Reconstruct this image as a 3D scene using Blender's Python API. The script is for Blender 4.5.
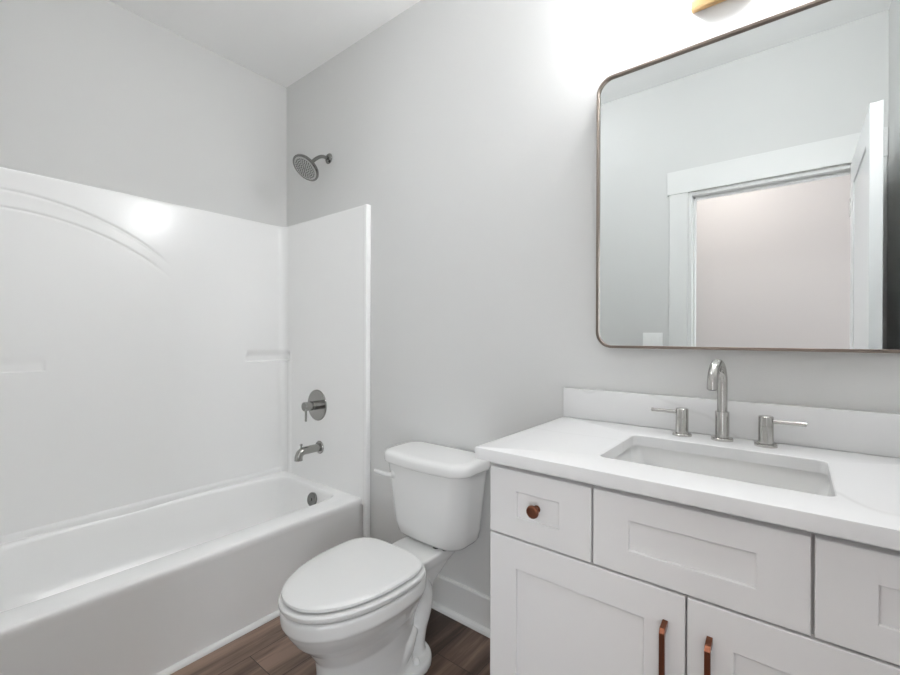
import bpy, bmesh, math, random
from mathutils import Vector, Matrix
for o in list(bpy.data.objects):
    bpy.data.objects.remove(o)
S = bpy.context.scene
COL = S.collection
PI = math.pi
D = 1.478            # plumbing wall plane y
XR = 2.82            # right wall plane x
CEIL = 2.743
YM = D - 0.03        # mirror glass plane

# ------------------------------------------------------------------ camera
F, YAW, PITCH, ROLL = 434.606, math.radians(38.6662), math.radians(-0.1766), math.radians(0.1377)
cam = bpy.data.cameras.new('camera')
cam.sensor_fit = 'HORIZONTAL'
cam.sensor_width = 36.0
cam.lens = F / 900 * 36
cam.clip_start = 0.02
co = bpy.data.objects.new('camera', cam)
COL.objects.link(co)
fw = Vector((-math.sin(YAW), math.cos(YAW), 0)); rt = Vector((math.cos(YAW), math.sin(YAW), 0)); up = Vector((0, 0, 1))
fw, up = fw * math.cos(PITCH) + up * math.sin(PITCH), up * math.cos(PITCH) - fw * math.sin(PITCH)
c_, s_ = math.cos(ROLL), math.sin(ROLL)
rt, up = rt * c_ + up * s_, up * c_ - rt * s_
co.matrix_world = Matrix(((rt.x, up.x, -fw.x, 2.4899), (rt.y, up.y, -fw.y, 0.0), (rt.z, up.z, -fw.z, 1.1985), (0, 0, 0, 1)))
S.camera = co

# ------------------------------------------------------------------ world, lights, exposure
SKY_L = 7.4          # daylight outside the added hall windows
w = bpy.data.worlds.new('world'); S.world = w; w.use_nodes = True
w.node_tree.nodes['Background'].inputs[0].default_value = (0.9, 0.95, 1, 1)
w.node_tree.nodes['Background'].inputs[1].default_value = SKY_L
S.view_settings.view_transform = 'Standard'
S.view_settings.look = 'None'
S.view_settings.gamma = 1.0
S.view_settings.use_curve_mapping = False
S.view_settings.exposure = 0.0
S.cycles.max_bounces = 16
S.cycles.diffuse_bounces = 10
S.cycles.glossy_bounces = 6
BULB_L = 420.0        # radiance of the vanity bulbs
ROOM_L = 13.5         # radiance of the added bathroom ceiling lamp
HALL_L = 46.0        # radiance of the added hall ceiling lamp


# ------------------------------------------------------------------ materials
def mat(name, col, rough=0.5, metal=0.0, spec=0.5, coat=0.0, bump=None):
    m = bpy.data.materials.new(name); m.use_nodes = True
    nt = m.node_tree; b = nt.nodes['Principled BSDF']
    b.inputs['Base Color'].default_value = (*col, 1)
    b.inputs['Roughness'].default_value = rough
    b.inputs['Metallic'].default_value = metal
    b.inputs['Specular IOR Level'].default_value = spec
    b.inputs['Coat Weight'].default_value = coat
    if bump:
        sc, st, dist = bump
        tc = nt.nodes.new('ShaderNodeTexCoord'); n = nt.nodes.new('ShaderNodeTexNoise')
        n.inputs['Scale'].default_value = sc; n.inputs['Detail'].default_value = 3
        bp = nt.nodes.new('ShaderNodeBump'); bp.inputs['Strength'].default_value = st; bp.inputs['Distance'].default_value = dist
        nt.links.new(tc.outputs['Object'], n.inputs['Vector']); nt.links.new(n.outputs['Fac'], bp.inputs['Height'])
        nt.links.new(bp.outputs['Normal'], b.inputs['Normal'])
    return m


def emat(name, col, L):
    m = mat(name, (0.9, 0.9, 0.9), 0.4)
    b = m.node_tree.nodes['Principled BSDF']
    b.inputs['Emission Color'].default_value = (*col, 1)
    b.inputs['Emission Strength'].default_value = L
    return m


def brushed(name, col, rough, axis):
    m = mat(name, col, rough, 1.0)
    nt = m.node_tree; b = nt.nodes['Principled BSDF']
    tc = nt.nodes.new('ShaderNodeTexCoord'); mp = nt.nodes.new('ShaderNodeMapping'); n = nt.nodes.new('ShaderNodeTexNoise')
    sc = [400, 400, 400]; sc[axis] = 15
    mp.inputs['Scale'].default_value = sc
    n.inputs['Scale'].default_value = 1.0; n.inputs['Detail'].default_value = 2
    mr = nt.nodes.new('ShaderNodeMapRange'); mr.inputs['To Min'].default_value = rough - 0.07; mr.inputs['To Max'].default_value = rough + 0.07
    nt.links.new(tc.outputs['Object'], mp.inputs['Vector']); nt.links.new(mp.outputs['Vector'], n.inputs['Vector'])
    nt.links.new(n.outputs['Fac'], mr.inputs['Value']); nt.links.new(mr.outputs['Result'], b.inputs['Roughness'])
    return m


M_WALL = mat('wall_paint', (0.66, 0.66, 0.652), 0.6, spec=0.3, bump=(260, 0.12, 0.002))
M_CEIL = mat('ceiling_paint', (0.90, 0.90, 0.895), 0.7, spec=0.2, bump=(200, 0.1, 0.002))
M_TRIM = mat('trim_paint', (0.75, 0.75, 0.74), 0.35)
M_DOOR = mat('door_paint', (0.75, 0.75, 0.75), 0.35)
M_HALL = mat('hall_paint', (0.55, 0.52, 0.51), 0.6, spec=0.3)
M_ACRYL = mat('glossy_acrylic', (0.88, 0.88, 0.875), 0.22)
M_PORC = mat('porcelain', (0.73, 0.73, 0.722), 0.1)
M_SEAT = mat('seat_plastic', (0.72, 0.72, 0.712), 0.22)
M_CAB = mat('cabinet_paint', (0.75, 0.745, 0.743), 0.38)
M_CABIN = mat('cabinet_shadow_gap', (0.6, 0.6, 0.59), 0.5)
M_NICK = brushed('brushed_nickel', (0.50, 0.49, 0.47), 0.2, 2)
M_NICKV = brushed('brushed_nickel_darker', (0.36, 0.355, 0.34), 0.19, 2)
M_NICKD = brushed('satin_nickel', (0.27, 0.27, 0.26), 0.18, 1)
M_COP = brushed('brushed_copper', (0.21, 0.085, 0.052), 0.34, 2)
M_GOLD = brushed('brushed_brass', (0.80, 0.56, 0.30), 0.3, 0)
M_FRAME = brushed('bronze_frame', (0.27, 0.225, 0.195), 0.32, 0)
M_BLACK = mat('black_rubber', (0.02, 0.02, 0.02), 0.6)
M_MIRR = mat('mirror_glass', (0.77, 0.80, 0.80), 0.0, 1.0)
M_BULB = emat('frosted_bulb', (0.97, 0.985, 1.0), BULB_L)
M_ROOML = emat('added_room_fill', (0.97, 0.985, 1.0), ROOM_L)
M_HALLL = emat('added_hall_fill', (1.0, 0.93, 0.88), HALL_L)
M_PLATE = mat('switch_plastic', (0.86, 0.86, 0.85), 0.3)


def quartz():
    m = mat('white_quartz', (0.73, 0.73, 0.73), 0.25)
    nt = m.node_tree; b = nt.nodes['Principled BSDF']; L = nt.links
    tc = nt.nodes.new('ShaderNodeTexCoord')
    mp = nt.nodes.new('ShaderNodeMapping'); mp.inputs['Rotation'].default_value = (0.5, 0.35, 0.7)
    n1 = nt.nodes.new('ShaderNodeTexNoise'); n1.inputs['Scale'].default_value = 1.15; n1.inputs['Detail'].default_value = 3; n1.inputs['Roughness'].default_value = 0.45
    L.new(tc.outputs['Object'], mp.inputs['Vector']); L.new(mp.outputs['Vector'], n1.inputs['Vector'])
    s = nt.nodes.new('ShaderNodeMath'); s.operation = 'SUBTRACT'; s.inputs[1].default_value = 0.5
    a = nt.nodes.new('ShaderNodeMath'); a.operation = 'ABSOLUTE'
    mr = nt.nodes.new('ShaderNodeMapRange'); mr.inputs['From Min'].default_value = 0.0; mr.inputs['From Max'].default_value = 0.004
    mr.inputs['To Min'].default_value = 0.55; mr.inputs['To Max'].default_value = 0.0
    n2 = nt.nodes.new('ShaderNodeTexNoise'); n2.inputs['Scale'].default_value = 3.5
    L.new(mp.outputs['Vector'], n2.inputs['Vector'])
    mu = nt.nodes.new('ShaderNodeMath'); mu.operation = 'MULTIPLY'
    mx = nt.nodes.new('ShaderNodeMix'); mx.data_type = 'RGBA'
    mx.inputs['A'].default_value = (0.73, 0.73, 0.73, 1); mx.inputs['B'].default_value = (0.52, 0.51, 0.50, 1)
    L.new(n1.outputs['Fac'], s.inputs[0]); L.new(s.outputs[0], a.inputs[0]); L.new(a.outputs[0], mr.inputs['Value'])
    L.new(mr.outputs['Result'], mu.inputs[0]); L.new(n2.outputs['Fac'], mu.inputs[1])
    L.new(mu.outputs[0], mx.inputs['Factor']); L.new(mx.outputs['Result'], b.inputs['Base Color'])
    return m


def planks():
    m = mat('brown_vinyl_plank', (0.1, 0.07, 0.05), 0.42)
    nt = m.node_tree; b = nt.nodes['Principled BSDF']; L = nt.links
    tc = nt.nodes.new('ShaderNodeTexCoord')
    mp = nt.nodes.new('ShaderNodeMapping'); mp.inputs['Rotation'].default_value = (0, 0, PI / 2); mp.inputs['Location'].default_value = (0.80, -0.006, 0)
    L.new(tc.outputs['Object'], mp.inputs['Vector'])
    br = nt.nodes.new('ShaderNodeTexBrick')
    br.offset = 0.37; br.inputs['Scale'].default_value = 1.0
    br.inputs['Brick Width'].default_value = 1.22; br.inputs['Row Height'].default_value = 0.178
    br.inputs['Mortar Size'].default_value = 0.0012; br.inputs['Mortar Smooth'].default_value = 0.1
    br.inputs['Color1'].default_value = (0, 0, 0, 1); br.inputs['Color2'].default_value = (1, 1, 1, 1); br.inputs['Mortar'].default_value = (0, 0, 0, 1)
    L.new(mp.outputs['Vector'], br.inputs['Vector'])
    # grain stretched along the plank, shifted from plank to plank
    mp2 = nt.nodes.new('ShaderNodeMapping'); mp2.inputs['Scale'].default_value = (16, 1.3, 1)
    add = nt.nodes.new('ShaderNodeVectorMath'); add.operation = 'ADD'
    L.new(tc.outputs['Object'], mp2.inputs['Vector']); L.new(mp2.outputs['Vector'], add.inputs[0])
    sc = nt.nodes.new('ShaderNodeVectorMath'); sc.operation = 'SCALE'; sc.inputs['Scale'].default_value = 37.0
    L.new(br.outputs['Color'], sc.inputs[0]); L.new(sc.outputs[0], add.inputs[1])
    n1 = nt.nodes.new('ShaderNodeTexNoise'); n1.inputs['Scale'].default_value = 1.0; n1.inputs['Detail'].default_value = 7; n1.inputs['Roughness'].default_value = 0.62; n1.inputs['Distortion'].default_value = 0.5
    L.new(add.outputs[0], n1.inputs['Vector'])
    mp3 = nt.nodes.new('ShaderNodeMapping'); mp3.inputs['Scale'].default_value = (120, 4, 1)
    L.new(tc.outputs['Object'], mp3.inputs['Vector'])
    n2 = nt.nodes.new('ShaderNodeTexNoise'); n2.inputs['Scale'].default_value = 1.0; n2.inputs['Detail'].default_value = 3
    L.new(mp3.outputs['Vector'], n2.inputs['Vector'])
    cr = nt.nodes.new('ShaderNodeValToRGB')
    e = cr.color_ramp.elements
    e[0].position = 0.3; e[0].color = (0.042, 0.025, 0.018, 1)
    e[1].position = 0.72; e[1].color = (0.30, 0.205, 0.155, 1)
    k = e.new(0.5); k.color = (0.125, 0.079, 0.057, 1)
    ma = nt.nodes.new('ShaderNodeMath'); ma.operation = 'MULTIPLY_ADD'; ma.inputs[1].default_value = 0.30; ma.inputs[2].default_value = -0.15
    L.new(br.outputs['Color'], ma.inputs[0])
    ma2 = nt.nodes.new('ShaderNodeMath'); ma2.operation = 'ADD'
    L.new(n1.outputs['Fac'], ma2.inputs[0]); L.new(ma.outputs[0], ma2.inputs[1])
    ma3 = nt.nodes.new('ShaderNodeMath'); ma3.operation = 'MULTIPLY_ADD'; ma3.inputs[1].default_value = 0.12; 
    L.new(n2.outputs['Fac'], ma3.inputs[0]); L.new(ma2.outputs[0], ma3.inputs[2])
    sb = nt.nodes.new('ShaderNodeMath'); sb.operation = 'SUBTRACT'; sb.inputs[1].default_value = 0.06
    L.new(ma3.outputs[0], sb.inputs[0]); L.new(sb.outputs[0], cr.inputs['Fac'])
    mx = nt.nodes.new('ShaderNodeMix'); mx.data_type = 'RGBA'; mx.inputs['B'].default_value = (0.02, 0.014, 0.012, 1)
    L.new(br.outputs['Fac'], mx.inputs['Factor']); L.new(cr.outputs['Color'], mx.inputs['A'])
    L.new(mx.outputs['Result'], b.inputs['Base Color'])
    bp = nt.nodes.new('ShaderNodeBump'); bp.inputs['Strength'].default_value = 0.15; bp.inputs['Distance'].default_value = 0.001
    L.new(n1.outputs['Fac'], bp.inputs['Height']); L.new(bp.outputs['Normal'], b.inputs['Normal'])
    return m


M_QUARTZ = quartz()
M_FLOOR = planks()


# ------------------------------------------------------------------ helpers
def wloc(o):
    v = Vector((0, 0, 0))
    while o is not None:
        v += o.location; o = o.parent
    return v


def obj(name, bm, m, parent=None, smooth=True, origin=None, angle=0.6):
    """ONE mesh object, geometry given in world metres"""
    bmesh.ops.remove_doubles(bm, verts=bm.verts, dist=1e-6)
    bmesh.ops.recalc_face_normals(bm, faces=bm.faces)
    off = wloc(parent) if parent else Vector(origin or (0, 0, 0))
    for v in bm.verts: v.co -= off
    if smooth:
        for f in bm.faces: f.smooth = True
        for e in bm.edges:
            if len(e.link_faces) == 2 and e.calc_face_angle(0) > angle: e.smooth = False
    me = bpy.data.meshes.new(name); bm.to_mesh(me); bm.free()
    o = bpy.data.objects.new(name, me); COL.objects.link(o)
    me.materials.append(m)
    if parent: o.parent = parent
    elif origin: o.location = origin
    return o


def thing(name, label, cat, loc, group=None):
    o = bpy.data.objects.new(name, None); COL.objects.link(o)
    o.empty_display_size = 0.05
    o.location = loc; o['label'] = label; o['category'] = cat
    if group: o['group'] = group
    return o


def struct(name, bm, m, label=None, smooth=False):
    o = obj(name, bm, m, smooth=smooth); o['kind'] = 'structure'
    if label: o['label'] = label
    return o


def box(bm, a, b, bev=0.0, seg=2):
    a = Vector(a); b = Vector(b)
    r = bmesh.ops.create_cube(bm, size=1.0)
    vs = r['verts']
    c = (a + b) / 2; d = b - a
    for v in vs: v.co = Vector((v.co.x * d.x, v.co.y * d.y, v.co.z * d.z)) + c
    if bev:
        es = list({e for v in vs for e in v.link_edges})
        bmesh.ops.bevel(bm, geom=es, offset=bev, segments=seg, affect='EDGES', profile=0.5)
    return bm


def B(*boxes, bev=0.0, seg=2):
    bm = bmesh.new()
    for a, b in boxes: box(bm, a, b, bev, seg)
    return bm


def frame_of(t):
    t = t.normalized()
    a = Vector((0, 0, 1)) if abs(t.z) < 0.9 else Vector((1, 0, 0))
    n = (a - t * a.dot(t)).normalized()
    return n, t.cross(n)


def rings(bm, rs, cap0=True, cap1=True):
    vr = [[bm.verts.new(p) for p in r] for r in rs]
    n = len(vr[0])
    for a, b in zip(vr, vr[1:]):
        for i in range(n): bm.faces.new((a[i], a[(i + 1) % n], b[(i + 1) % n], b[i]))
    if cap0: bm.faces.new(list(reversed(vr[0])))
    if cap1: bm.faces.new(vr[-1])
    return bm


def lathe(bm, o, axis, prof, n=40):
    """prof: list of (distance along axis, radius)"""
    o = Vector(o); t = Vector(axis).normalized(); u, v = frame_of(t)
    rs = []
    for h, r in prof:
        r = max(r, 1e-4)
        rs.append([o + t * h + (u * math.cos(2 * PI * i / n) + v * math.sin(2 * PI * i / n)) * r for i in range(n)])
    return rings(bm, rs)


def tube(bm, pts, rad, n=20):
    pts = [Vector(p) for p in pts]
    if not hasattr(rad, '__len__'): rad = [rad] * len(pts)
    T = []
    for i in range(len(pts)):
        T.append((pts[min(i + 1, len(pts) - 1)] - pts[max(i - 1, 0)]).normalized())
    u, v = frame_of(T[0]); rs = []
    for i, p in enumerate(pts):
        t = T[i]; u = (u - t * u.dot(t)).normalized(); v = t.cross(u)
        rs.append([p + (u * math.cos(2 * PI * k / n) + v * math.sin(2 * PI * k / n)) * rad[i] for k in range(n)])
    return rings(bm, rs)


def rrect(cx, cy, hx, hy, r, n=8):
    pts = []
    for sx, sy, a0 in ((1, 1, 0), (-1, 1, PI / 2), (-1, -1, PI), (1, -1, 1.5 * PI)):
        for i in range(n + 1):
            a = a0 + PI / 2 * i / n
            pts.append((cx + sx * (hx - r) + r * math.cos(a), cy + sy * (hy - r) + r * math.sin(a)))
    return pts


def sup(cx, cy, a, b, n, N=96, bfront=None):
    """superellipse ring; bfront lets the -y half be longer"""
    out = []
    for i in range(N):
        t = 2 * PI * i / N; c, s = math.cos(t), math.sin(t)
        bb = bfront if (bfront and s < 0) else b
        out.append((cx + a * math.copysign(abs(c) ** (2 / n), c), cy + bb * math.copysign(abs(s) ** (2 / n), s)))
    return out


def Zr(ring, z): return [(x, y, z) for x, y in ring]


def smoothstep(a, b, x):
    t = min(1, max(0, (x - a) / (b - a))); return t * t * (3 - 2 * t)


# ------------------------------------------------------------------ the room
struct('floor', B(((0, -1.4, -0.05), (XR, D, 0))), M_FLOOR)
struct('ceiling', B(((-0.1, 0.0, CEIL), (XR + 0.1, D + 0.1, CEIL + 0.08))), M_CEIL)
struct('wall_left', B(((-0.1, -0.12, 0), (0, D + 0.1, CEIL))), M_WALL)
struct('wall_back', B(((0, D, 0), (XR + 0.1, D + 0.1, CEIL))), M_WALL)
struct('wall_right', B(((XR, -0.12, 0), (XR + 0.1, D, CEIL))), M_WALL)
JX0, JX1, JZ = 1.985, 2.716, 2.045      # doorway in the front wall
struct('wall_front', B(((0, -0.12, 0), (JX0, 0, CEIL)), ((JX1, -0.12, 0), (XR, 0, CEIL)), ((JX0, -0.12, JZ), (JX1, 0, CEIL))), M_WALL)
# hall beyond the doorway
HW = ((1.05, 1.62), (2.85, 4.1), (4.25, 5.7))         # unseen tall windows added to the far hall wall for daylight
hw = [((0.2, -1.45, 0), (HW[0][0], -1.35, CEIL)), ((HW[0][1], -1.45, 0), (HW[1][0], -1.35, CEIL)), ((HW[1][1], -1.45, 0), (HW[2][0], -1.35, CEIL)), ((HW[2][1], -1.45, 0), (6.0, -1.35, CEIL))]
for a_, b_ in HW:
    hw += [((a_, -1.45, 0), (b_, -1.35, 0.3)), ((a_, -1.45, 2.2), (b_, -1.35, CEIL))]
for i_, (a_, b_) in enumerate(HW):
    m_ = (a_ + b_) / 2
    struct('added_window_%d' % (i_ + 1), B(((a_, -1.44, 0.3), (a_ + 0.05, -1.39, 2.2)), ((b_ - 0.05, -1.44, 0.3), (b_, -1.39, 2.2)), ((a_ + 0.05, -1.44, 0.3), (b_ - 0.05, -1.39, 0.35)), ((a_ + 0.05, -1.44, 2.15), (b_ - 0.05, -1.39, 2.2)), ((a_ + 0.05, -1.43, 1.23), (b_ - 0.05, -1.40, 1.27))), M_TRIM, 'white sash frame of the unseen hall windows added for daylight')
    pl_ = bpy.data.lights.new('added_window_portal', 'AREA'); pl_.shape = 'RECTANGLE'; pl_.size = b_ - a_; pl_.size_y = 1.9; pl_.cycles.is_portal = True
    po_ = bpy.data.objects.new('added_window_portal', pl_); COL.objects.link(po_); po_.location = (m_, -1.46, 1.25); po_.rotation_euler = (PI / 2, 0, 0)
struct('wall_hall', B(*hw, ((0.1, -1.45, 0), (0.2, -0.12, CEIL)), ((5.9, -1.35, 0), (6.0, -0.12, CEIL)), ((XR + 0.1, -0.12, 0), (6.0, -0.02, CEIL))), M_HALL)
struct('floor_hall', B(((XR, -1.4, -0.05), (6.0, -0.02, 0))), M_FLOOR)
struct('ceiling_hall', B(((0.1, -1.45, CEIL), (6.0, 0.0, CEIL + 0.08))), M_CEIL)
# casing and jambs round the doorway
cas = bmesh.new()
box(cas, (1.881, 0, 0), (JX0 - 0.004, 0.018, 2.05), 0.002)
box(cas, (JX1 + 0.004, 0, 0), (XR - 0.005, 0.018, 2.05), 0.002)
box(cas, (1.869, 0, 2.05), (XR - 0.003, 0.024, 2.186), 0.002)
struct('trim_1', cas, M_TRIM, 'white flat door casing with a taller head board, seen in the mirror')
jam = bmesh.new()
box(jam, (JX0 - 0.003, -0.121, 0), (JX0 + 0.014, 0.001, JZ - 0.014))
box(jam, (JX1 - 0.014, -0.121, 0), (JX1 + 0.003, 0.001, JZ - 0.014))
box(jam, (JX0 - 0.003, -0.121, JZ - 0.014), (JX1 + 0.003, 0.001, JZ + 0.003))
box(jam, (JX0 + 0.014, -0.085, 0), (JX0 + 0.025, -0.045, JZ - 0.014))
box(jam, (JX0 + 0.014, -0.085, JZ - 0.026), (JX1 - 0.014, -0.045, JZ - 0.014))
struct('trim_2', jam, M_TRIM, 'white door jamb with stop')


# baseboards with shoe moulding
def baseboard(bm, p, q, nrm, h=0.142, t=0.015):
    p = Vector((*p, 0)); q = Vector((*q, 0)); n = Vector((*nrm, 0))
    prof = [(0, 0), (0.034, 0), (0.034, 0.004), (0.031, 0.012), (0.025, 0.017), (t + 0.001, 0.02), (t, 0.021), (t, h - 0.006), (t - 0.004, h), (0, h)]
    rings(bm, [[e + n * a + Vector((0, 0, b)) for a, b in prof] for e in (p, q)])


bb = bmesh.new(); baseboard(bb, (0.793, D), (1.876, D), (0, -1))
struct('baseboard_back', bb, M_TRIM, smooth=False)
bb = bmesh.new(); baseboard(bb, (0.78, 0), (1.880, 0), (0, 1))
struct('baseboard_front', bb, M_TRIM)
bb = bmesh.new(); baseboard(bb, (0.2, -1.35), (5.9, -1.35), (0, 1))
struct('baseboard_hall', bb, M_TRIM)
# quarter round along the foot of the tub apron
q = bmesh.new()
prof = [(0, 0)] + [(0.017 * math.cos(a * PI / 12), 0.017 * math.sin(a * PI / 12)) for a in range(7)]
rings(q, [[(0.7455 + a, y, b) for a, b in prof] for y in (0.036, D - 0.036)])
struct('trim_3', q, M_TRIM, 'white quarter round along the foot of the tub')

# ------------------------------------------------------------------ tub and shower surround, one moulded unit
TUB = thing('bathtub_shower_unit', 'glossy white moulded bathtub with matching tall shower surround along the left wall', 'bathtub', (0.39, 0.74, 0))
X0, Y0, Y1, XF, ZT, RC = 0.03, 0.03, D - 0.03, 0.772, 1.865, 0.045
path = []       # (x, y, nx, ny, side, distance from the far corner)


def seg(p, q, n):
    k = max(1, int((Vector(q) - Vector(p)).length / 0.005))
    for i in range(k): path.append((p[0] + (q[0] - p[0]) * i / k, p[1] + (q[1] - p[1]) * i / k, n[0], n[1]))


def arc(cx, cy, r, a0, a1, k=8):
    for i in range(k):
        a = a0 + (a1 - a0) * i / k
        path.append((cx + r * math.cos(a), cy + r * math.sin(a), -math.cos(a), -math.sin(a)))


# start at the camera-side end, round the near corner, along the long wall, round the far corner, out to the flange
seg((XF, Y0), (X0 + RC, Y0), (0, 1))
arc(X0 + RC, Y0 + RC, RC, -PI / 2, -PI)
seg((X0, Y0 + RC), (X0, Y1 - RC), (1, 0))
arc(X0 + RC, Y1 - RC, RC, PI, PI / 2)
seg((X0 + RC, Y1), (XF, Y1), (0, -1))
path.append((XF, Y1, 0, -1))


def groove(y, z, y0, z0, R, wd, dep):
    # arched groove pressed into the long wall
    d = math.hypot(y - y0, z - (z0 - R)) - R
    k = 1 - smoothstep(0.74, 0.84, y)
    wdt = wd
    return -dep * k * math.exp(-(d / wdt) ** 2)


def disp(x, y, nx, ny, z):
    d = 0.0
    # slightly proud foot where the wall meets the tub deck
    d += 0.007 * (1 - smoothstep(0.394, 0.402, z)) * (1.0 if nx > 0.9 else 0.0)
    lw = 1.0 if nx > 0.9 else 0.0
    if lw and 1.45 < z < 1.85 and y < 0.9:
        d += groove(y, z, 0.24, 1.776, 0.87, 0.0055, 0.004)
        d += groove(y, z, 0.24, 1.706, 0.90, 0.0050, 0.004)
    # moulded corner shelves
    # moulded corner recesses with a flat ledge, and the slightly proud corner post under them
    rec = -0.016 * smoothstep(1.048, 1.0505, z) * (1 - smoothstep(1.075, 1.118, z))
    post = 0.006 * (1 - smoothstep(1.10, 1.118, z))
    if y > 1.0:
        if nx > 0.05: d += rec * smoothstep(1.208, 1.220, y)
        else: d += post * (1 - smoothstep(0.095, 0.115, x)) + rec * (1 - smoothstep(0.085, 0.10, x))
    elif y < 0.45:
        rec *= 0.35
        if nx > 0.05: d += rec * (1 - smoothstep(0.354, 0.366, y))
        else: d += post * (1 - smoothstep(0.095, 0.115, x)) + rec * (1 - smoothstep(0.085, 0.10, x))
    return d


zs = [0.34 + 0.0]
z = 0.36
while z < ZT - 0.008:
    zs.append(z)
    fine = 0.39 < z < 0.41 or 1.03 < z < 1.13 or 1.45 < z < 1.80
    z += 0.0025 if fine else 0.012
zs += [ZT - 0.008]
bm = bmesh.new()
rows = []
for z in zs:
    row = []
    for (x, y, nx, ny) in path:
        d = disp(x, y, nx, ny, z)
        row.append(bm.verts.new((x + nx * d, y + ny * d, z)))
    rows.append(row)
# rounded top edge, then the flat top back to the room walls
for dz, back in ((-0.0025, 0.001), (0, 0.006)):
    rows.append([bm.verts.new((x - nx * back, y - ny * back, ZT + dz)) for (x, y, nx, ny) in path])


def towall(x, y):
    # outer footprint: room walls
    return x, y


outer = []
for (x, y, nx, ny) in path:
    ox, oy = x, y
    if nx > 0.02 or x < X0 + RC: ox = 0.001 if nx > 0.3 else x
    if abs(ny) > 0.02: oy = 0.001 if ny > 0.3 else (D - 0.001 if ny < -0.3 else y)
    outer.append(bm.verts.new((ox, oy, ZT)))
rows.append(outer)
for a, b in zip(rows, rows[1:]):
    for i in range(len(path) - 1):
        try: bm.faces.new((a[i], a[i + 1], b[i + 1], b[i]))
        except ValueError: pass
obj('shower_surround', bm, M_ACRYL, TUB, angle=0.9)
# front flanges: the two vertical edges that face the room
for yy0, yy1 in ((Y1 - 0.001, D - 0.001), (0.001, Y0 + 0.001)):
    bm = B(((XF - 0.006, yy0, 0.0), (XF + 0.020, yy1, ZT)), bev=0.004, seg=3)
    obj('surround_flange', bm, M_ACRYL, TUB)

# the tub itself
RZ = 0.372
N = 160
oxa, oxb, oya, oyb = 0.012, 0.755, 0.012, D - 0.012


def outer_ring(x1, z, ins=0.0):
    cx, cy, hx, hy = (oxa + x1) / 2, (oya + oyb) / 2, (x1 - oxa) / 2 - 0, (oyb - oya) / 2
    out = []
    for i in range(N):
        t = 2 * PI * i / N; c, s = math.cos(t), math.sin(t)
        k = 1 / max(abs(c), abs(s))
        out.append((cx + hx * c * k, cy + hy * s * k, z))
    return out


def inner_ring(x0, x1, y0, y1, z, n, bow):
    cx, cy, hx, hy = (x0 + x1) / 2, (y0 + y1) / 2, (x1 - x0) / 2, (y1 - y0) / 2
    out = []
    for i in range(N):
        t = 2 * PI * i / N; c, s = math.cos(t), math.sin(t)
        k = 1 / max(abs(c), abs(s)); c *= k; s *= k
        m = (abs(c) ** n + abs(s) ** n) ** (1 / n)
        x, y = cx + hx * c / m, cy + hy * s / m
        if c < 0:
            g = max(0, 1 - ((y - 0.66) / 0.72) ** 2)
            x -= bow * g * min(1, -c / m * 1.2)
        out.append((x, y, z))
    return out


rs = []
rs.append(inner_ring(0.20, 0.55, 0.35, 1.24, 0.075, 4, 0.0))
rs.append(inner_ring(0.17, 0.575, 0.28, 1.29, 0.085, 5, 0.01))
rs.append(inner_ring(0.145, 0.595, 0.22, 1.325, 0.115, 6, 0.03))
rs.append(inner_ring(0.13, 0.612, 0.16, 1.352, 0.20, 8, 0.05))
rs.append(inner_ring(0.118, 0.625, 0.12, 1.376, 0.30, 10, 0.065))
rs.append(inner_ring(0.112, 0.632, 0.10, 1.387, 0.352, 12, 0.071))
rs.append(inner_ring(0.108, 0.636, 0.095, 1.392, 0.365, 12, 0.073))
rs.append(inner_ring(0.104, 0.640, 0.09, 1.397, 0.370, 12, 0.074))
rs.append(inner_ring(0.099, 0.647, 0.08, 1.403, RZ, 12, 0.075))
rs.append(outer_ring(oxb - 0.012, RZ))
rs.append(outer_ring(oxb - 0.004, RZ - 0.0025))
rs.append(outer_ring(oxb - 0.001, RZ - 0.008))
rs.append(outer_ring(oxb, RZ - 0.018))
rs.append(outer_ring(oxb - 0.002, RZ - 0.035))
rs.append(outer_ring(oxb - 0.008, RZ - 0.06))
rs.append(outer_ring(oxb - 0.0095, 0.0))
bm = rings(bmesh.new(), rs, True, True)
obj('tub', bm, M_ACRYL, TUB, angle=1.0)
# overflow plate on the drain end, tilted with the wall of the basin
OV = obj('overflow_plate', lathe(bmesh.new(), (0.440, 1.372, 0.313), (0, -1, 0.2), [(-0.004, 0.036), (0.007, 0.036), (0.010, 0.033), (0.0105, 0.0)], 36), M_NICKD, TUB)
OV['label'] = 'round nickel overflow plate'
obj('screw', lathe(bmesh.new(), (0.440, 1.362, 0.315), (0, -1, 0.2), [(-0.002, 0.008), (0.004, 0.008), (0.005, 0.006), (0.005, 0)], 20), M_NICKD, OV)

# ------------------------------------------------------------------ shower head
SX = 0.437
T = thing('wall_shower', 'round nickel shower head on a bent arm high on the wall above the tub', 'shower head', (SX, D, 2.19))
obj('flange', lathe(bmesh.new(), (SX, D + 0.001, 2.19), (0, -1, 0), [(0, 0.029), (0.004, 0.029), (0.010, 0.024), (0.014, 0.016), (0.015, 0.0)], 36), M_NICKD, T)
nrm = Vector((0, -0.66, -0.75)).normalized()
hc = Vector((SX - 0.006, 1.338, 2.101))
j = hc - nrm * 0.040
pts = [(SX, D, 2.19), (SX, D - 0.03, 2.19)]
p0, p1, p2 = Vector((SX, D - 0.03, 2.19)), Vector((SX, D - 0.062, 2.192)), j - nrm * 0.012
for i in range(1, 12):
    t = i / 11; pts.append((1 - t) ** 2 * p0 + 2 * t * (1 - t) * p1 + t * t * p2)
obj('arm', tube(bmesh.new(), pts, 0.0095), M_NICKD, T)
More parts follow.
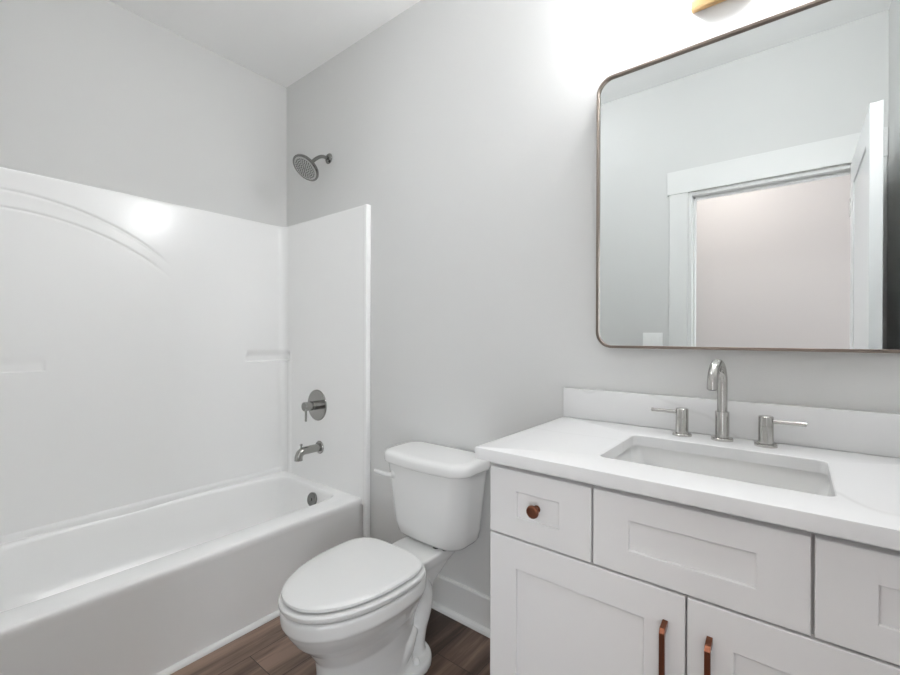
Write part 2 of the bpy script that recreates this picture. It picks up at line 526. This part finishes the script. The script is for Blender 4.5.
obj('ball_joint', lathe(bmesh.new(), j - nrm * 0.018, nrm, [(0, 0.009), (0.004, 0.014), (0.012, 0.016), (0.022, 0.014), (0.03, 0.016), (0.040, 0.022)], 30), M_NICKD, T)
HD = obj('shower_head', lathe(bmesh.new(), hc, nrm, [(-0.022, 0.016), (-0.018, 0.03), (-0.010, 0.060), (-0.004, 0.074), (0.002, 0.0775), (0.010, 0.0775), (0.013, 0.074), (0.012, 0.069), (0.010, 0.068), (0.0095, 0.0)], 56), M_NICKD, T)
bm = lathe(bmesh.new(), hc, nrm, [(0.009, 0.0675), (0.0115, 0.0665), (0.012, 0.0)], 48)
obj('spray_face', bm, mat('spray_face_plastic', (0.50, 0.50, 0.49), 0.35, 0.5), HD)
bm = bmesh.new(); uu, vv = frame_of(nrm)
for rr, k in ((0.0, 1), (0.011, 6), (0.022, 12), (0.033, 18), (0.044, 24), (0.055, 30)):
    for i in range(k):
        a = 2 * PI * i / k
        lathe(bm, hc + nrm * 0.0115 + (uu * math.cos(a) + vv * math.sin(a)) * rr, nrm, [(0, 0.0034), (0.0025, 0.0028), (0.003, 0.0)], 8)
nz = obj('nozzles', bm, mat('nozzle_rubber', (0.03, 0.03, 0.03), 0.5), HD); nz['kind'] = 'stuff'

# ------------------------------------------------------------------ shower valve trim
VX, VZ = 0.374, 0.808
T = thing('shower_valve', 'round nickel shower valve plate with stub handle on the end of the surround', 'shower valve', (VX, Y1, VZ))
obj('escutcheon', lathe(bmesh.new(), (VX, Y1 + 0.002, VZ), (0, -1, 0), [(0, 0.087), (0.006, 0.087), (0.009, 0.085), (0.0095, 0.0)], 64), M_NICKV, T)
hb = obj('handle', lathe(bmesh.new(), (VX, Y1 - 0.007, VZ), (0, -1, 0), [(0, 0.025), (0.026, 0.025), (0.027, 0.0235), (0.029, 0.0235), (0.03, 0.025), (0.078, 0.025), (0.080, 0.0235), (0.0802, 0.0)], 40), M_NICKV, T)
obj('lever', tube(bmesh.new(), [(VX, Y1 - 0.074, VZ - 0.015), (VX, Y1 - 0.074, VZ - 0.055), (VX, Y1 - 0.074, VZ - 0.082)], 0.0058, 14), M_NICKV, hb)

# ------------------------------------------------------------------ tub spout
PX, PZ = 0.398, 0.574
T = thing('tub_spout', 'short curved nickel tub spout with diverter knob below the valve plate', 'tub spout', (PX, Y1, PZ))
obj('flange', lathe(bmesh.new(), (PX, Y1 + 0.002, PZ), (0, -1, 0), [(0, 0.036), (0.006, 0.036), (0.010, 0.033), (0.0105, 0.0)], 40), M_NICKV, T)
pts = [(PX, Y1 - 0.004, PZ), (PX, Y1 - 0.05, PZ), (PX, Y1 - 0.10, PZ)]
cz = PZ - 0.034
for i in range(1, 11):
    a = PI / 2 * i / 10
    pts.append((PX, Y1 - 0.10 - 0.034 * math.sin(a), cz + 0.034 * math.cos(a)))
pts.append((PX, Y1 - 0.134, cz - 0.012))
sp = obj('spout', tube(bmesh.new(), pts, 0.0215, 32), M_NICKV, T)
obj('diverter_knob', lathe(bmesh.new(), (PX, Y1 - 0.118, PZ + 0.012), (0, 0, 1), [(0, 0.004), (0.018, 0.004), (0.019, 0.0075), (0.027, 0.0075), (0.028, 0.006), (0.028, 0)], 20), M_NICKV, T)

# ------------------------------------------------------------------ toilet
TX = 1.337
T = thing('toilet', 'white two-piece toilet with closed lid between the tub and the vanity', 'toilet', (TX, 1.15, 0))


def fuse(name, bm, m, parent, vox=0.005, smooth_it=8):
    me = bpy.data.meshes.new('tmp'); bmesh.ops.recalc_face_normals(bm, faces=bm.faces); bm.to_mesh(me); bm.free()
    o = bpy.data.objects.new('tmp', me); COL.objects.link(o)
    r = o.modifiers.new('r', 'REMESH'); r.mode = 'VOXEL'; r.voxel_size = vox
    s = o.modifiers.new('s', 'SMOOTH'); s.factor = 0.5; s.iterations = smooth_it
    dg = bpy.context.evaluated_depsgraph_get()
    me2 = bpy.data.meshes.new_from_object(o.evaluated_get(dg))
    bm2 = bmesh.new(); bm2.from_mesh(me2)
    bpy.data.objects.remove(o); bpy.data.meshes.remove(me); bpy.data.meshes.remove(me2)
    return obj(name, bm2, m, parent, angle=3.0)


def egg(a, bf, bb, z, yc, nf=2.15, nb=2.6, N=96):
    out = []
    for i in range(N):
        t = 2 * PI * i / N; c, s = math.cos(t), math.sin(t)
        n = nf if s < 0 else nb; b = bf if s < 0 else bb
        out.append((TX + a * math.copysign(abs(c) ** (2 / n), c), yc + b * math.copysign(abs(s) ** (2 / n), s), z))
    return out


bm = bmesh.new()
YC = 0.985
# bowl with its overhanging rim, then the narrow front pedestal
rings(bm, [
    egg(0.104, 0.208, 0.17, 0.0, 1.00), egg(0.104, 0.208, 0.17, 0.03, 1.00), egg(0.100, 0.203, 0.17, 0.06, 1.00),
    egg(0.098, 0.200, 0.17, 0.13, 1.00), egg(0.102, 0.205, 0.18, 0.18, 1.00), egg(0.122, 0.230, 0.19, 0.23, YC + 0.01), egg(0.147, 0.260, 0.20, 0.27, YC),
    egg(0.167, 0.282, 0.20, 0.304, YC), egg(0.176, 0.292, 0.20, 0.323, YC), egg(0.181, 0.297, 0.20, 0.330, YC), egg(0.182, 0.299, 0.20, 0.368, YC), egg(0.178, 0.295, 0.198, 0.376, YC)])
# deck under the tank
def deck(hx0, hx1, y0, y1, z, r=0.03):
    return Zr(rrect(TX, (y0 + y1) / 2, hx0, (y1 - y0) / 2, r), z)
rings(bm, [deck(0.055, 0, 1.08, 1.25, 0.18), deck(0.070, 0, 1.07, 1.28, 0.26), deck(0.088, 0, 1.04, 1.35, 0.325), deck(0.097, 0, 1.03, 1.38, 0.345), deck(0.101, 0, 1.03, 1.38, 0.374), deck(0.098, 0, 1.03, 1.377, 0.378)])
# rear trapway and foot
rings(bm, [Zr(sup(TX, 1.135, 0.128, 0.115, 2.2, 64, 0.15), zz) for zz in (0.0, 0.024)] + [Zr(sup(TX, 1.135, 0.123, 0.109, 2.2, 64, 0.14), 0.032)])
for sx in (-1, 1):
    P = [(0.040, 0.96, 0.10), (0.046, 1.00, 0.11), (0.052, 1.04, 0.16), (0.050, 1.075, 0.23), (0.048, 1.12, 0.285), (0.050, 1.17, 0.290), (0.052, 1.205, 0.24), (0.052, 1.205, 0.18), (0.046, 1.190, 0.12), (0.045, 1.180, 0.07), (0.045, 1.18, 0.02)]
    R = [0.04, 0.046, 0.046, 0.044, 0.044, 0.046, 0.044, 0.040, 0.038, 0.038, 0.040]
    # finer spline
    pv = [Vector((TX + sx * a, b, c)) for a, b, c in P]
    fp, fr = [], []
    for i in range(len(pv) - 1):
        q0, q1, q2, q3 = pv[max(i - 1, 0)], pv[i], pv[i + 1], pv[min(i + 2, len(pv) - 1)]
        for k in range(5):
            t = k / 5
            fp.append(0.5 * ((2 * q1) + (q2 - q0) * t + (2 * q0 - 5 * q1 + 4 * q2 - q3) * t * t + (3 * q1 - q0 - 3 * q2 + q3) * t ** 3)); fr.append(R[i] + (R[i + 1] - R[i]) * t)
    fp.append(pv[-1]); fr.append(R[-1])
    tube(bm, fp, fr, 20)
    # lump over the bolt ledge
    tube(bm, [(TX + sx * 0.052, 1.03, 0.03), (TX + sx * 0.064, 1.065, 0.06), (TX + sx * 0.066, 1.105, 0.10), (TX + sx * 0.05, 1.15, 0.135)], [0.028, 0.034, 0.036, 0.03], 18)
box(bm, (TX - 0.048, 1.02, 0.0), (TX + 0.048, 1.19, 0.31))
bowl = fuse('bowl', bm, M_PORC, T, 0.0045, 6)
for sx in (-1, 1):
    obj('bolt_cap', lathe(bmesh.new(), (TX + sx * 0.094, 1.135, 0.029), (0, 0, 1), [(0, 0.014), (0.008, 0.0135), (0.016, 0.010), (0.020, 0.005), (0.021, 0)], 24), M_SEAT, T)


def slab(prof, a, bf, bb, yc, nf=2.1, nb=3.6):
    """prof: (z, inset) rings of an egg slab, capped"""
    rs = []
    for z, ins in prof: rs.append(egg(a - ins, bf - ins, bb - ins, z, yc, nf, nb))
    return rings(bmesh.new(), rs)


SY = 0.985
obj('seat', slab([(0.3805, 0.010), (0.3825, 0.004), (0.3885, 0.0), (0.3975, 0.0), (0.4015, 0.003), (0.4030, 0.009)], 0.187, 0.304, 0.156, SY), M_SEAT, T)
bm = slab([(0.4080, 0.018), (0.4095, 0.012), (0.4130, 0.009), (0.4200, 0.010), (0.4245, 0.015), (0.4270, 0.025), (0.4290, 0.05), (0.4305, 0.09), (0.4310, 0.13)], 0.187, 0.304, 0.156, SY)
obj('seat_lid', bm, M_SEAT, T)
for sx in (-1, 1):
    obj('hinge', B(((TX + sx * 0.072 - 0.02, 1.118, 0.3765), (TX + sx * 0.072 + 0.02, 1.150, 0.400)), bev=0.007, seg=3), M_SEAT, T)


# tank: tapered with a bowed front and round corners
def tank_ring(hw, yb, yf, r, bow, z, N=120):
    cy, hy = (yb + yf) / 2, (yb - yf) / 2
    base = rrect(TX, cy, hw, hy, min(r, hy - 0.002), 12)
    out = []
    for x, y in base:
        k = (yb - y) / (yb - yf)
        out.append((x, y - bow * k * (1 - ((x - TX) / hw) ** 2), z))
    # resample the long straight edges
    res = []
    n = len(out)
    for i in range(n):
        res.append(out[i])
        p, q = Vector(out[i]), Vector(out[(i + 1) % n])
        if (p - q).length > 0.03 or i % 13 == 12:
            for k in range(1, 12):
                bx = base[i][0] + (base[(i + 1) % n][0] - base[i][0]) * k / 12; by = base[i][1] + (base[(i + 1) % n][1] - base[i][1]) * k / 12
                kk = (yb - by) / (yb - yf)
                res.append((bx, by - bow * kk * (1 - ((bx - TX) / hw) ** 2), z))
    return res


TB = D - 0.022
bm = rings(bmesh.new(), [tank_ring(0.140, TB - 0.015, 1.296, 0.05, 0.012, 0.378), tank_ring(0.158, TB - 0.006, 1.283, 0.055, 0.015, 0.384), tank_ring(0.169, TB, 1.274, 0.06, 0.018, 0.398),
                         tank_ring(0.178, TB, 1.266, 0.06, 0.020, 0.44), tank_ring(0.196, TB, 1.258, 0.06, 0.022, 0.59), tank_ring(0.208, TB, 1.252, 0.06, 0.022, 0.680)])
obj('tank', bm, M_PORC, T, angle=1.2)
bm = rings(bmesh.new(), [tank_ring(0.214, TB + 0.004, 1.247, 0.06, 0.024, 0.6785), tank_ring(0.221, TB + 0.008, 1.240, 0.066, 0.025, 0.6825), tank_ring(0.222, TB + 0.008, 1.239, 0.066, 0.025, 0.6885), tank_ring(0.222, TB + 0.008, 1.239, 0.066, 0.025, 0.7085),
                         tank_ring(0.219, TB + 0.006, 1.242, 0.064, 0.025, 0.7175), tank_ring(0.212, TB, 1.249, 0.06, 0.024, 0.7235), tank_ring(0.19, TB - 0.02, 1.27, 0.05, 0.02, 0.7265)])
obj('tank_lid', bm, M_PORC, T, angle=1.2)
lv = obj('flush_lever', lathe(bmesh.new(), (TX - 0.140, 1.257, 0.632), (0, -1, 0), [(0, 0.019), (0.008, 0.019), (0.014, 0.016), (0.020, 0.009), (0.022, 0)], 28), M_SEAT, T)
obj('handle', tube(bmesh.new(), [(TX - 0.140, 1.236, 0.632), (TX - 0.155, 1.224, 0.634), (TX - 0.188, 1.217, 0.637), (TX - 0.220, 1.217, 0.638)], [0.010, 0.0095, 0.009, 0.007], 16), M_SEAT, lv)
for a, b_ in ((-0.10, 1.30), (0.06, 1.285), (0.095, 1.295)):
    obj('tank_gasket', lathe(bmesh.new(), (TX + a, b_, 0.3765), (0, 0, 1), [(0, 0.014), (0.006, 0.014), (0.0062, 0)], 18), M_BLACK, T)

# ------------------------------------------------------------------ vanity cabinet
CX0, CX1, CF = 1.875, 2.778, 0.934
T = thing('vanity_cabinet', 'white shaker vanity cabinet with copper hardware under the stone countertop', 'cabinet', ((CX0 + CX1) / 2, 1.2, 0))
bm = B(((CX0, CF + 0.021, 0.10), (CX0 + 0.018, D - 0.002, 0.883)), ((CX1 - 0.018, CF + 0.021, 0.10), (CX1, D - 0.002, 0.883)), ((CX0, CF + 0.095, 0.0), (CX1, CF + 0.11, 0.10)), ((CX0, CF + 0.095, 0), (CX0 + 0.018, D - 0.002, 0.10)), ((CX1 - 0.018, CF + 0.095, 0), (CX1, D - 0.002, 0.10)),
       ((CX0 + 0.018, CF + 0.021, 0.10), (CX1 - 0.018, D - 0.002, 0.118)), ((CX0 + 0.018, D - 0.012, 0.118), (CX1 - 0.018, D - 0.002, 0.883)))
obj('carcass', bm, M_CAB, T, smooth=False)
# face frame
xs = [CX0 + 0.018, 2.141, 2.511, CX1 - 0.018]
bm = B(((xs[0], CF + 0.021, 0.862), (xs[3], CF + 0.04, 0.883)), ((xs[0], CF + 0.021, 0.685), (xs[3], CF + 0.04, 0.715)), ((xs[1] - 0.018, CF + 0.021, 0.715), (xs[1] + 0.018, CF + 0.04, 0.862)), ((xs[2] - 0.018, CF + 0.021, 0.715), (xs[2] + 0.018, CF + 0.04, 0.862)), ((2.3245 - 0.02, CF + 0.021, 0.118), (2.3245 + 0.02, CF + 0.04, 0.685)))
obj('face_frame', bm, M_CAB, T, smooth=False)


def shaker(x0, x1, z0, z1, st, rl, rec=0.007):
    """one shaker front: frame proud of a recessed panel, small eased edges"""
    bm = bmesh.new()
    y0, y1 = CF, CF + 0.020
    e = 0.0015
    def ring(ix, iz, y): return [(x0 + ix, y, z0 + iz), (x1 - ix, y, z0 + iz), (x1 - ix, y, z1 - iz), (x0 + ix, y, z1 - iz)]
    rings(bm, [ring(0, 0, y1), ring(0, 0, y0 + e), ring(e, e, y0), ring(st - e, rl - e, y0), ring(st, rl, y0 + e), ring(st, rl, y0 + rec)])
    return bm


def knob(x, z, parent):
    k = obj('knob', lathe(bmesh.new(), (x, CF + 0.001, z), (0, -1, 0), [(0, 0.009), (0.003, 0.008), (0.006, 0.0055), (0.014, 0.0055), (0.017, 0.010), (0.019, 0.0145), (0.022, 0.0155), (0.026, 0.0145), (0.028, 0.012), (0.0285, 0)], 32), M_COP, parent)
    k['label'] = 'round copper knob'


def pull(x, z0, z1, parent):
    bm = bmesh.new(); hw = 0.0048
    # flat bar with square feet and a mitred shoulder
    prof = [(CF + 0.001, z1), (CF - 0.024, z1 - 0.004), (CF - 0.030, z1 - 0.012), (CF - 0.030, z0 + 0.012), (CF - 0.024, z0 + 0.004), (CF + 0.001, z0),
            (CF + 0.001, z0 + 0.011), (CF - 0.019, z0 + 0.016), (CF - 0.022, z0 + 0.022), (CF - 0.022, z1 - 0.022), (CF - 0.019, z1 - 0.016), (CF + 0.001, z1 - 0.011)]
    a = [bm.verts.new((x - hw, y, z)) for y, z in prof]; b = [bm.verts.new((x + hw, y, z)) for y, z in prof]
    n = len(prof)
    for i in range(n): bm.faces.new((a[i], a[(i + 1) % n], b[(i + 1) % n], b[i]))
    for s in (a, b):
        for i in range(n // 2 - 0):
            k = n - 1 - i
            if i + 1 <= n // 2 - 1: bm.faces.new((s[i], s[i + 1], s[k - 1], s[k]))
    o = obj('pull', bm, M_COP, parent, smooth=False); o['label'] = 'copper bar pull'


dz0, dz1 = 0.703, 0.868
d1 = obj('drawer_front', shaker(CX0 + 0.001, 2.1385, dz0, dz1, 0.076, 0.052), M_CAB, T, smooth=False)
knob(2.0075, 0.788, d1)
obj('false_drawer_front', shaker(2.143, 2.5085, dz0, dz1, 0.075, 0.052), M_CAB, T, smooth=False)
d3 = obj('drawer_front', shaker(2.5135, CX1 - 0.001, dz0, dz1, 0.076, 0.052), M_CAB, T, smooth=False)
knob(2.6455, 0.788, d3)
a = obj('door', shaker(CX0 + 0.001, 2.3225, 0.105, 0.698, 0.076, 0.072), M_CAB, T, smooth=False); pull(2.288, 0.47, 0.640, a)
a = obj('door', shaker(2.3265, CX1 - 0.001, 0.105, 0.698, 0.076, 0.072), M_CAB, T, smooth=False); pull(2.364, 0.47, 0.640, a)

# ------------------------------------------------------------------ countertop with sink cut-out
CT = 0.914
SKX, SKY, SHX, SHY = 2.332, 1.174, 0.212, 0.146
T = thing('countertop', 'white quartz countertop with faint grey veins on the vanity', 'countertop', (2.33, 1.2, 0.884))
ox0, ox1, oy0, oy1 = 1.842, XR - 0.002, 0.914, D - 0.002
inn = rrect(SKX, SKY, SHX, SHY, 0.018, 6)
n = len(inn)
def to_outer(x, y):
    dx, dy = (x - SKX) / SHX, (y - SKY) / SHY
    k = max(abs(dx), abs(dy)); return dx / k, dy / k
def mapout(x, y, e=0.0):
    u, v = to_outer(x, y)
    X = SKX + (u * (ox1 - e - SKX) if u > 0 else u * (SKX - ox0 - e)); Y = SKY + (v * (oy1 - e - SKY) if v > 0 else v * (SKY - oy0 - e))
    return X, Y
# corner-accurate ring: make sure the four outer corners exist
ang = []
for x, y in inn: ang.append((x, y))
for sx, sy in ((1, 1), (-1, 1), (-1, -1), (1, -1)):
    pass
out0 = []
for x, y in inn: out0.append(mapout(x, y))
# snap middle sample of each rounded corner to the outer corner
for ci, (sx, sy) in enumerate(((1, 1), (-1, 1), (-1, -1), (1, -1))):
    out0[ci * 7 + 3] = (ox1 if sx > 0 else ox0, oy1 if sy > 0 else oy0)
e = 0.003
def shrink(p, e): return (min(max(p[0], ox0 + e), ox1 - e), min(max(p[1], oy0 + e), oy1 - e))
inn_r = rrect(SKX, SKY, SHX + 0.002, SHY + 0.002, 0.02, 6)
rs = [Zr(inn_r, CT), Zr([shrink(p, e) for p in out0], CT), Zr([shrink(p, 0.0008) for p in out0], CT - 0.0009), Zr(out0, CT - e), Zr(out0, CT - 0.03), Zr(inn, CT - 0.03), Zr(inn, CT - 0.002), Zr(inn_r, CT)]
obj('slab', rings(bmesh.new(), rs, False, False), M_QUARTZ, T, angle=0.5)
bs = obj('backsplash', B(((1.840, D - 0.020, CT + 0.0002), (XR - 0.002, D - 0.001, 1.017)), bev=0.0015), M_QUARTZ, origin=(2.33, D - 0.01, CT))
bs['label'] = 'low white quartz backsplash strip along the wall behind the faucet'; bs['category'] = 'backsplash'

# ------------------------------------------------------------------ undermount sink
T = thing('undermount_sink', 'white rectangular undermount sink set below the quartz countertop', 'sink', (SKX, SKY, 0.74))
ZS = CT - 0.0305
def sr(dx, dy, r, z, sy=0): return Zr(rrect(SKX, SKY + sy, SHX + dx, SHY + dy, r, 6), z)
rs = [sr(0.022, 0.016, 0.03, ZS - 0.012), sr(0.022, 0.016, 0.03, ZS), sr(0.008, 0.008, 0.024, ZS), sr(0.007, 0.007, 0.024, ZS - 0.004), sr(-0.004, -0.003, 0.03, ZS - 0.06), sr(-0.020, -0.018, 0.035, ZS - 0.105), sr(-0.030, -0.028, 0.04, ZS - 0.122), sr(-0.055, -0.05, 0.05, ZS - 0.130), sr(-0.17, -0.115, 0.02, ZS - 0.136),
      sr(-0.17, -0.115, 0.02, ZS - 0.150), sr(-0.03, -0.025, 0.04, ZS - 0.142), sr(0.0, 0.0, 0.03, ZS - 0.11), sr(0.012, 0.01, 0.03, ZS - 0.012)]
bm = rings(bmesh.new(), rs + [rs[0]], False, False)
obj('basin', bm, M_PORC, T, angle=0.8)
obj('drain', lathe(bmesh.new(), (SKX, SKY, ZS - 0.152), (0, 0, 1), [(0, 0.02), (0.015, 0.028), (0.0185, 0.028), (0.019, 0.024), (0.0175, 0.018), (0.021, 0.016), (0.0225, 0.0)], 30), M_NICK, T)

# ------------------------------------------------------------------ faucet
FX, FY = 2.328, 1.404
T = thing('widespread_faucet', 'brushed nickel gooseneck faucet with two lever handles behind the sink', 'faucet', (FX, FY, CT))
bm = lathe(bmesh.new(), (FX, FY, CT), (0, 0, 1), [(0, 0.0265), (0.006, 0.0265), (0.008, 0.025), (0.0082, 0.017), (0.078, 0.017), (0.079, 0.0165), (0.0792, 0.010)], 40)
obj('spout_base', bm, M_NICK, T)
pts = [(FX, FY, CT + 0.07), (FX, FY, CT + 0.11), (FX, FY, 1.06)]
for i in range(1, 21):
    a = PI * i / 20
    k = (1 - math.cos(a)) / 2; pts.append((FX - 0.009 * k, FY - 0.112 * k, 1.070 + 0.0575 * math.sin(a)))
pts.append((FX - 0.009, FY - 0.112, 1.063))
sp = obj('spout', tube(bmesh.new(), pts, 0.0125, 28), M_NICK, T)
obj('aerator', lathe(bmesh.new(), (FX - 0.009, FY - 0.112, 1.064), (0, 0, -1), [(0, 0.0095), (0.0025, 0.0095), (0.0026, 0)], 24), M_BLACK, sp)
for sx in (-1, 1):
    hx = FX + sx * 0.098; hy = FY - 0.006
    bm = lathe(bmesh.new(), (hx, hy, CT), (0, 0, 1), [(0, 0.025), (0.005, 0.025), (0.007, 0.0235), (0.0072, 0.0165), (0.053, 0.0165), (0.0532, 0.0152), (0.0545, 0.0152), (0.0547, 0.0165), (0.077, 0.0165), (0.0785, 0.0150), (0.0787, 0)], 36)
    h = obj('handle', bm, M_NICK, T)
    h['label'] = 'left-hand lever handle' if sx < 0 else 'right-hand lever handle'
    obj('lever', tube(bmesh.new(), [(hx + sx * 0.012, hy, CT + 0.066), (hx + sx * 0.05, hy, CT + 0.066), (hx + sx * 0.082, hy, CT + 0.066)], 0.0056, 16), M_NICK, h)

# ------------------------------------------------------------------ mirror
MX0, MX1, MZ0, MZ1 = 1.962, 2.752, 1.161, 2.054
T = thing('wall_mirror', 'large wall mirror with rounded corners and thin bronze frame above the vanity', 'mirror', ((MX0 + MX1) / 2, D, (MZ0 + MZ1) / 2))
mc = ((MX0 + MX1) / 2, (MZ0 + MZ1) / 2); mh = ((MX1 - MX0) / 2, (MZ1 - MZ0) / 2)
def mring(ins, y): return [(x, y, z) for x, z in rrect(mc[0], mc[1], mh[0] - ins, mh[1] - ins, 0.052 - ins, 14)]
fr = [mring(0, D - 0.001), mring(0, YM - 0.007), mring(0.0012, YM - 0.008), mring(0.0034, YM - 0.008), mring(0.0040, YM - 0.0074), mring(0.0048, YM - 0.0074), mring(0.0054, YM - 0.008), mring(0.0078, YM - 0.008), mring(0.0085, YM - 0.007), mring(0.0085, D - 0.001)]
obj('frame', rings(bmesh.new(), fr + [fr[0]], False, False), M_FRAME, T, angle=0.5)
obj('glass', rings(bmesh.new(), [mring(0.0078, YM + 0.006), mring(0.0078, YM)]), M_MIRR, T, angle=0.5)

# ------------------------------------------------------------------ vanity light (mostly above the picture)
LX, LZ, LY = 2.326, 2.295, D - 0.052
T = thing('vanity_light', 'brushed brass vanity light with a square backplate on the wall above the mirror', 'wall light', (LX, D, LZ))
obj('backplate', B(((2.238, D - 0.022, 2.168), (2.414, D - 0.001, 2.344)), bev=0.002), M_GOLD, T)
obj('arm', tube(bmesh.new(), [(LX, D - 0.02, LZ), (LX, LY + 0.026, LZ)], 0.010, 16), M_GOLD, T)
obj('bar', tube(bmesh.new(), [(LX - 0.214, LY + 0.032, LZ), (LX, LY + 0.032, LZ), (LX + 0.214, LY + 0.032, LZ)], 0.006, 16), M_GOLD, T)
for sx in (-1, 1):
    bx_ = LX + sx * 0.2
    so = obj('added_shield_cup', lathe(bmesh.new(), (bx_, LY, LZ), (0, 1, 0), [(0.0125, 0.028), (0.012, 0.0322), (0.016, 0.0322), (0.024, 0.028), (0.032, 0.018), (0.036, 0.012), (0.037, 0.0)], 32), M_GOLD, T)  # cup added behind the lens to hold its light off the wall
    lens = obj('lens', lathe(bmesh.new(), (bx_, LY + 0.0005, LZ), (0, -1, 0), [(0.0345 * math.sin(k * PI / 24), 0.0345 * math.cos(k * PI / 24)) for k in range(-3, 13)], 24), M_BULB, so)
    lens['label'] = 'frosted glowing glass lens'

# ------------------------------------------------------------------ unseen dome lamps added to fill the bathroom and the hall
def dome_light(name, label, x, y, m):
    T = thing(name, label, 'ceiling light', (x, y, CEIL))
    obj('rim', lathe(bmesh.new(), (x, y, CEIL), (0, 0, -1), [(0, 0.165), (0.022, 0.165), (0.026, 0.160), (0.026, 0.0)], 48), M_TRIM, T)
    obj('glass_dome', lathe(bmesh.new(), (x, y, CEIL - 0.0262), (0, 0, -1), [(0, 0.15)] + [(0.095 * math.sin(a * PI / 24), 0.155 * math.cos(a * PI / 24)) for a in range(0, 13)], 40), m, T)


dome_light('added_room_light', 'round white dome light added unseen over the bathroom floor as fill', 1.30, 0.50, M_ROOML)
dome_light('added_hall_light', 'round white dome light added unseen in the hall as fill', 2.05, -0.72, M_HALLL)

# ------------------------------------------------------------------ door standing open along the right wall (seen in the mirror)
DX0, DX1, DY0, DY1, DZ1 = 2.688, 2.724, 0.022, 0.742, 2.036
bm = bmesh.new()
box(bm, (DX0 + 0.006, DY0 + 0.02, 0.03), (DX1 - 0.006, DY1 - 0.02, DZ1 - 0.02))
for a0, a1, b0, b1 in ((DY0, DY0 + 0.11, 0.012, DZ1), (DY1 - 0.11, DY1, 0.012, DZ1), (DY0 + 0.11, DY1 - 0.11, DZ1 - 0.115, DZ1), (DY0 + 0.11, DY1 - 0.11, 0.95, 1.07), (DY0 + 0.11, DY1 - 0.11, 0.012, 0.22)):
    box(bm, (DX0, a0, b0), (DX1, a1, b1), 0.0012, 1)
dr = struct('door_1', bm, M_DOOR, 'white two panel door standing open beside the right wall, seen in the mirror')
for sx, xx in ((-1, DX0), (1, DX1)):
    bm = lathe(bmesh.new(), (xx - sx * 0.001, 0.68, 0.95), (sx, 0, 0), [(0, 0.03), (0.005, 0.03), (0.008, 0.026), (0.009, 0.011), (0.030, 0.011), (0.0305, 0)], 28)
    tube(bm, [(xx + sx * 0.024, 0.685, 0.95), (xx + sx * 0.024, 0.64, 0.95), (xx + sx * 0.024, 0.58, 0.95)], 0.008, 14)
    obj('door_handle', bm, M_NICK, dr)
for hz in (0.25, 1.05, 1.83):
    obj('hinge', B(((DX0 - 0.004, DY0 - 0.002, hz - 0.045), (DX0 + 0.004, DY0 + 0.006, hz + 0.045))), M_NICK, dr)

# ------------------------------------------------------------------ light switch beside the door (seen in the mirror)
T = thing('light_switch', 'white two-rocker light switch plate on the wall beside the door, in the mirror', 'light switch', (1.787, 0, 1.166))
pl = obj('plate', B(((1.729, 0.0, 1.109), (1.845, 0.006, 1.223)), bev=0.0025), M_PLATE, T)
for xx in (1.764, 1.810):
    obj('rocker', B(((xx - 0.0165, 0.005, 1.133), (xx + 0.0165, 0.0085, 1.199)), bev=0.001), M_PLATE, T)
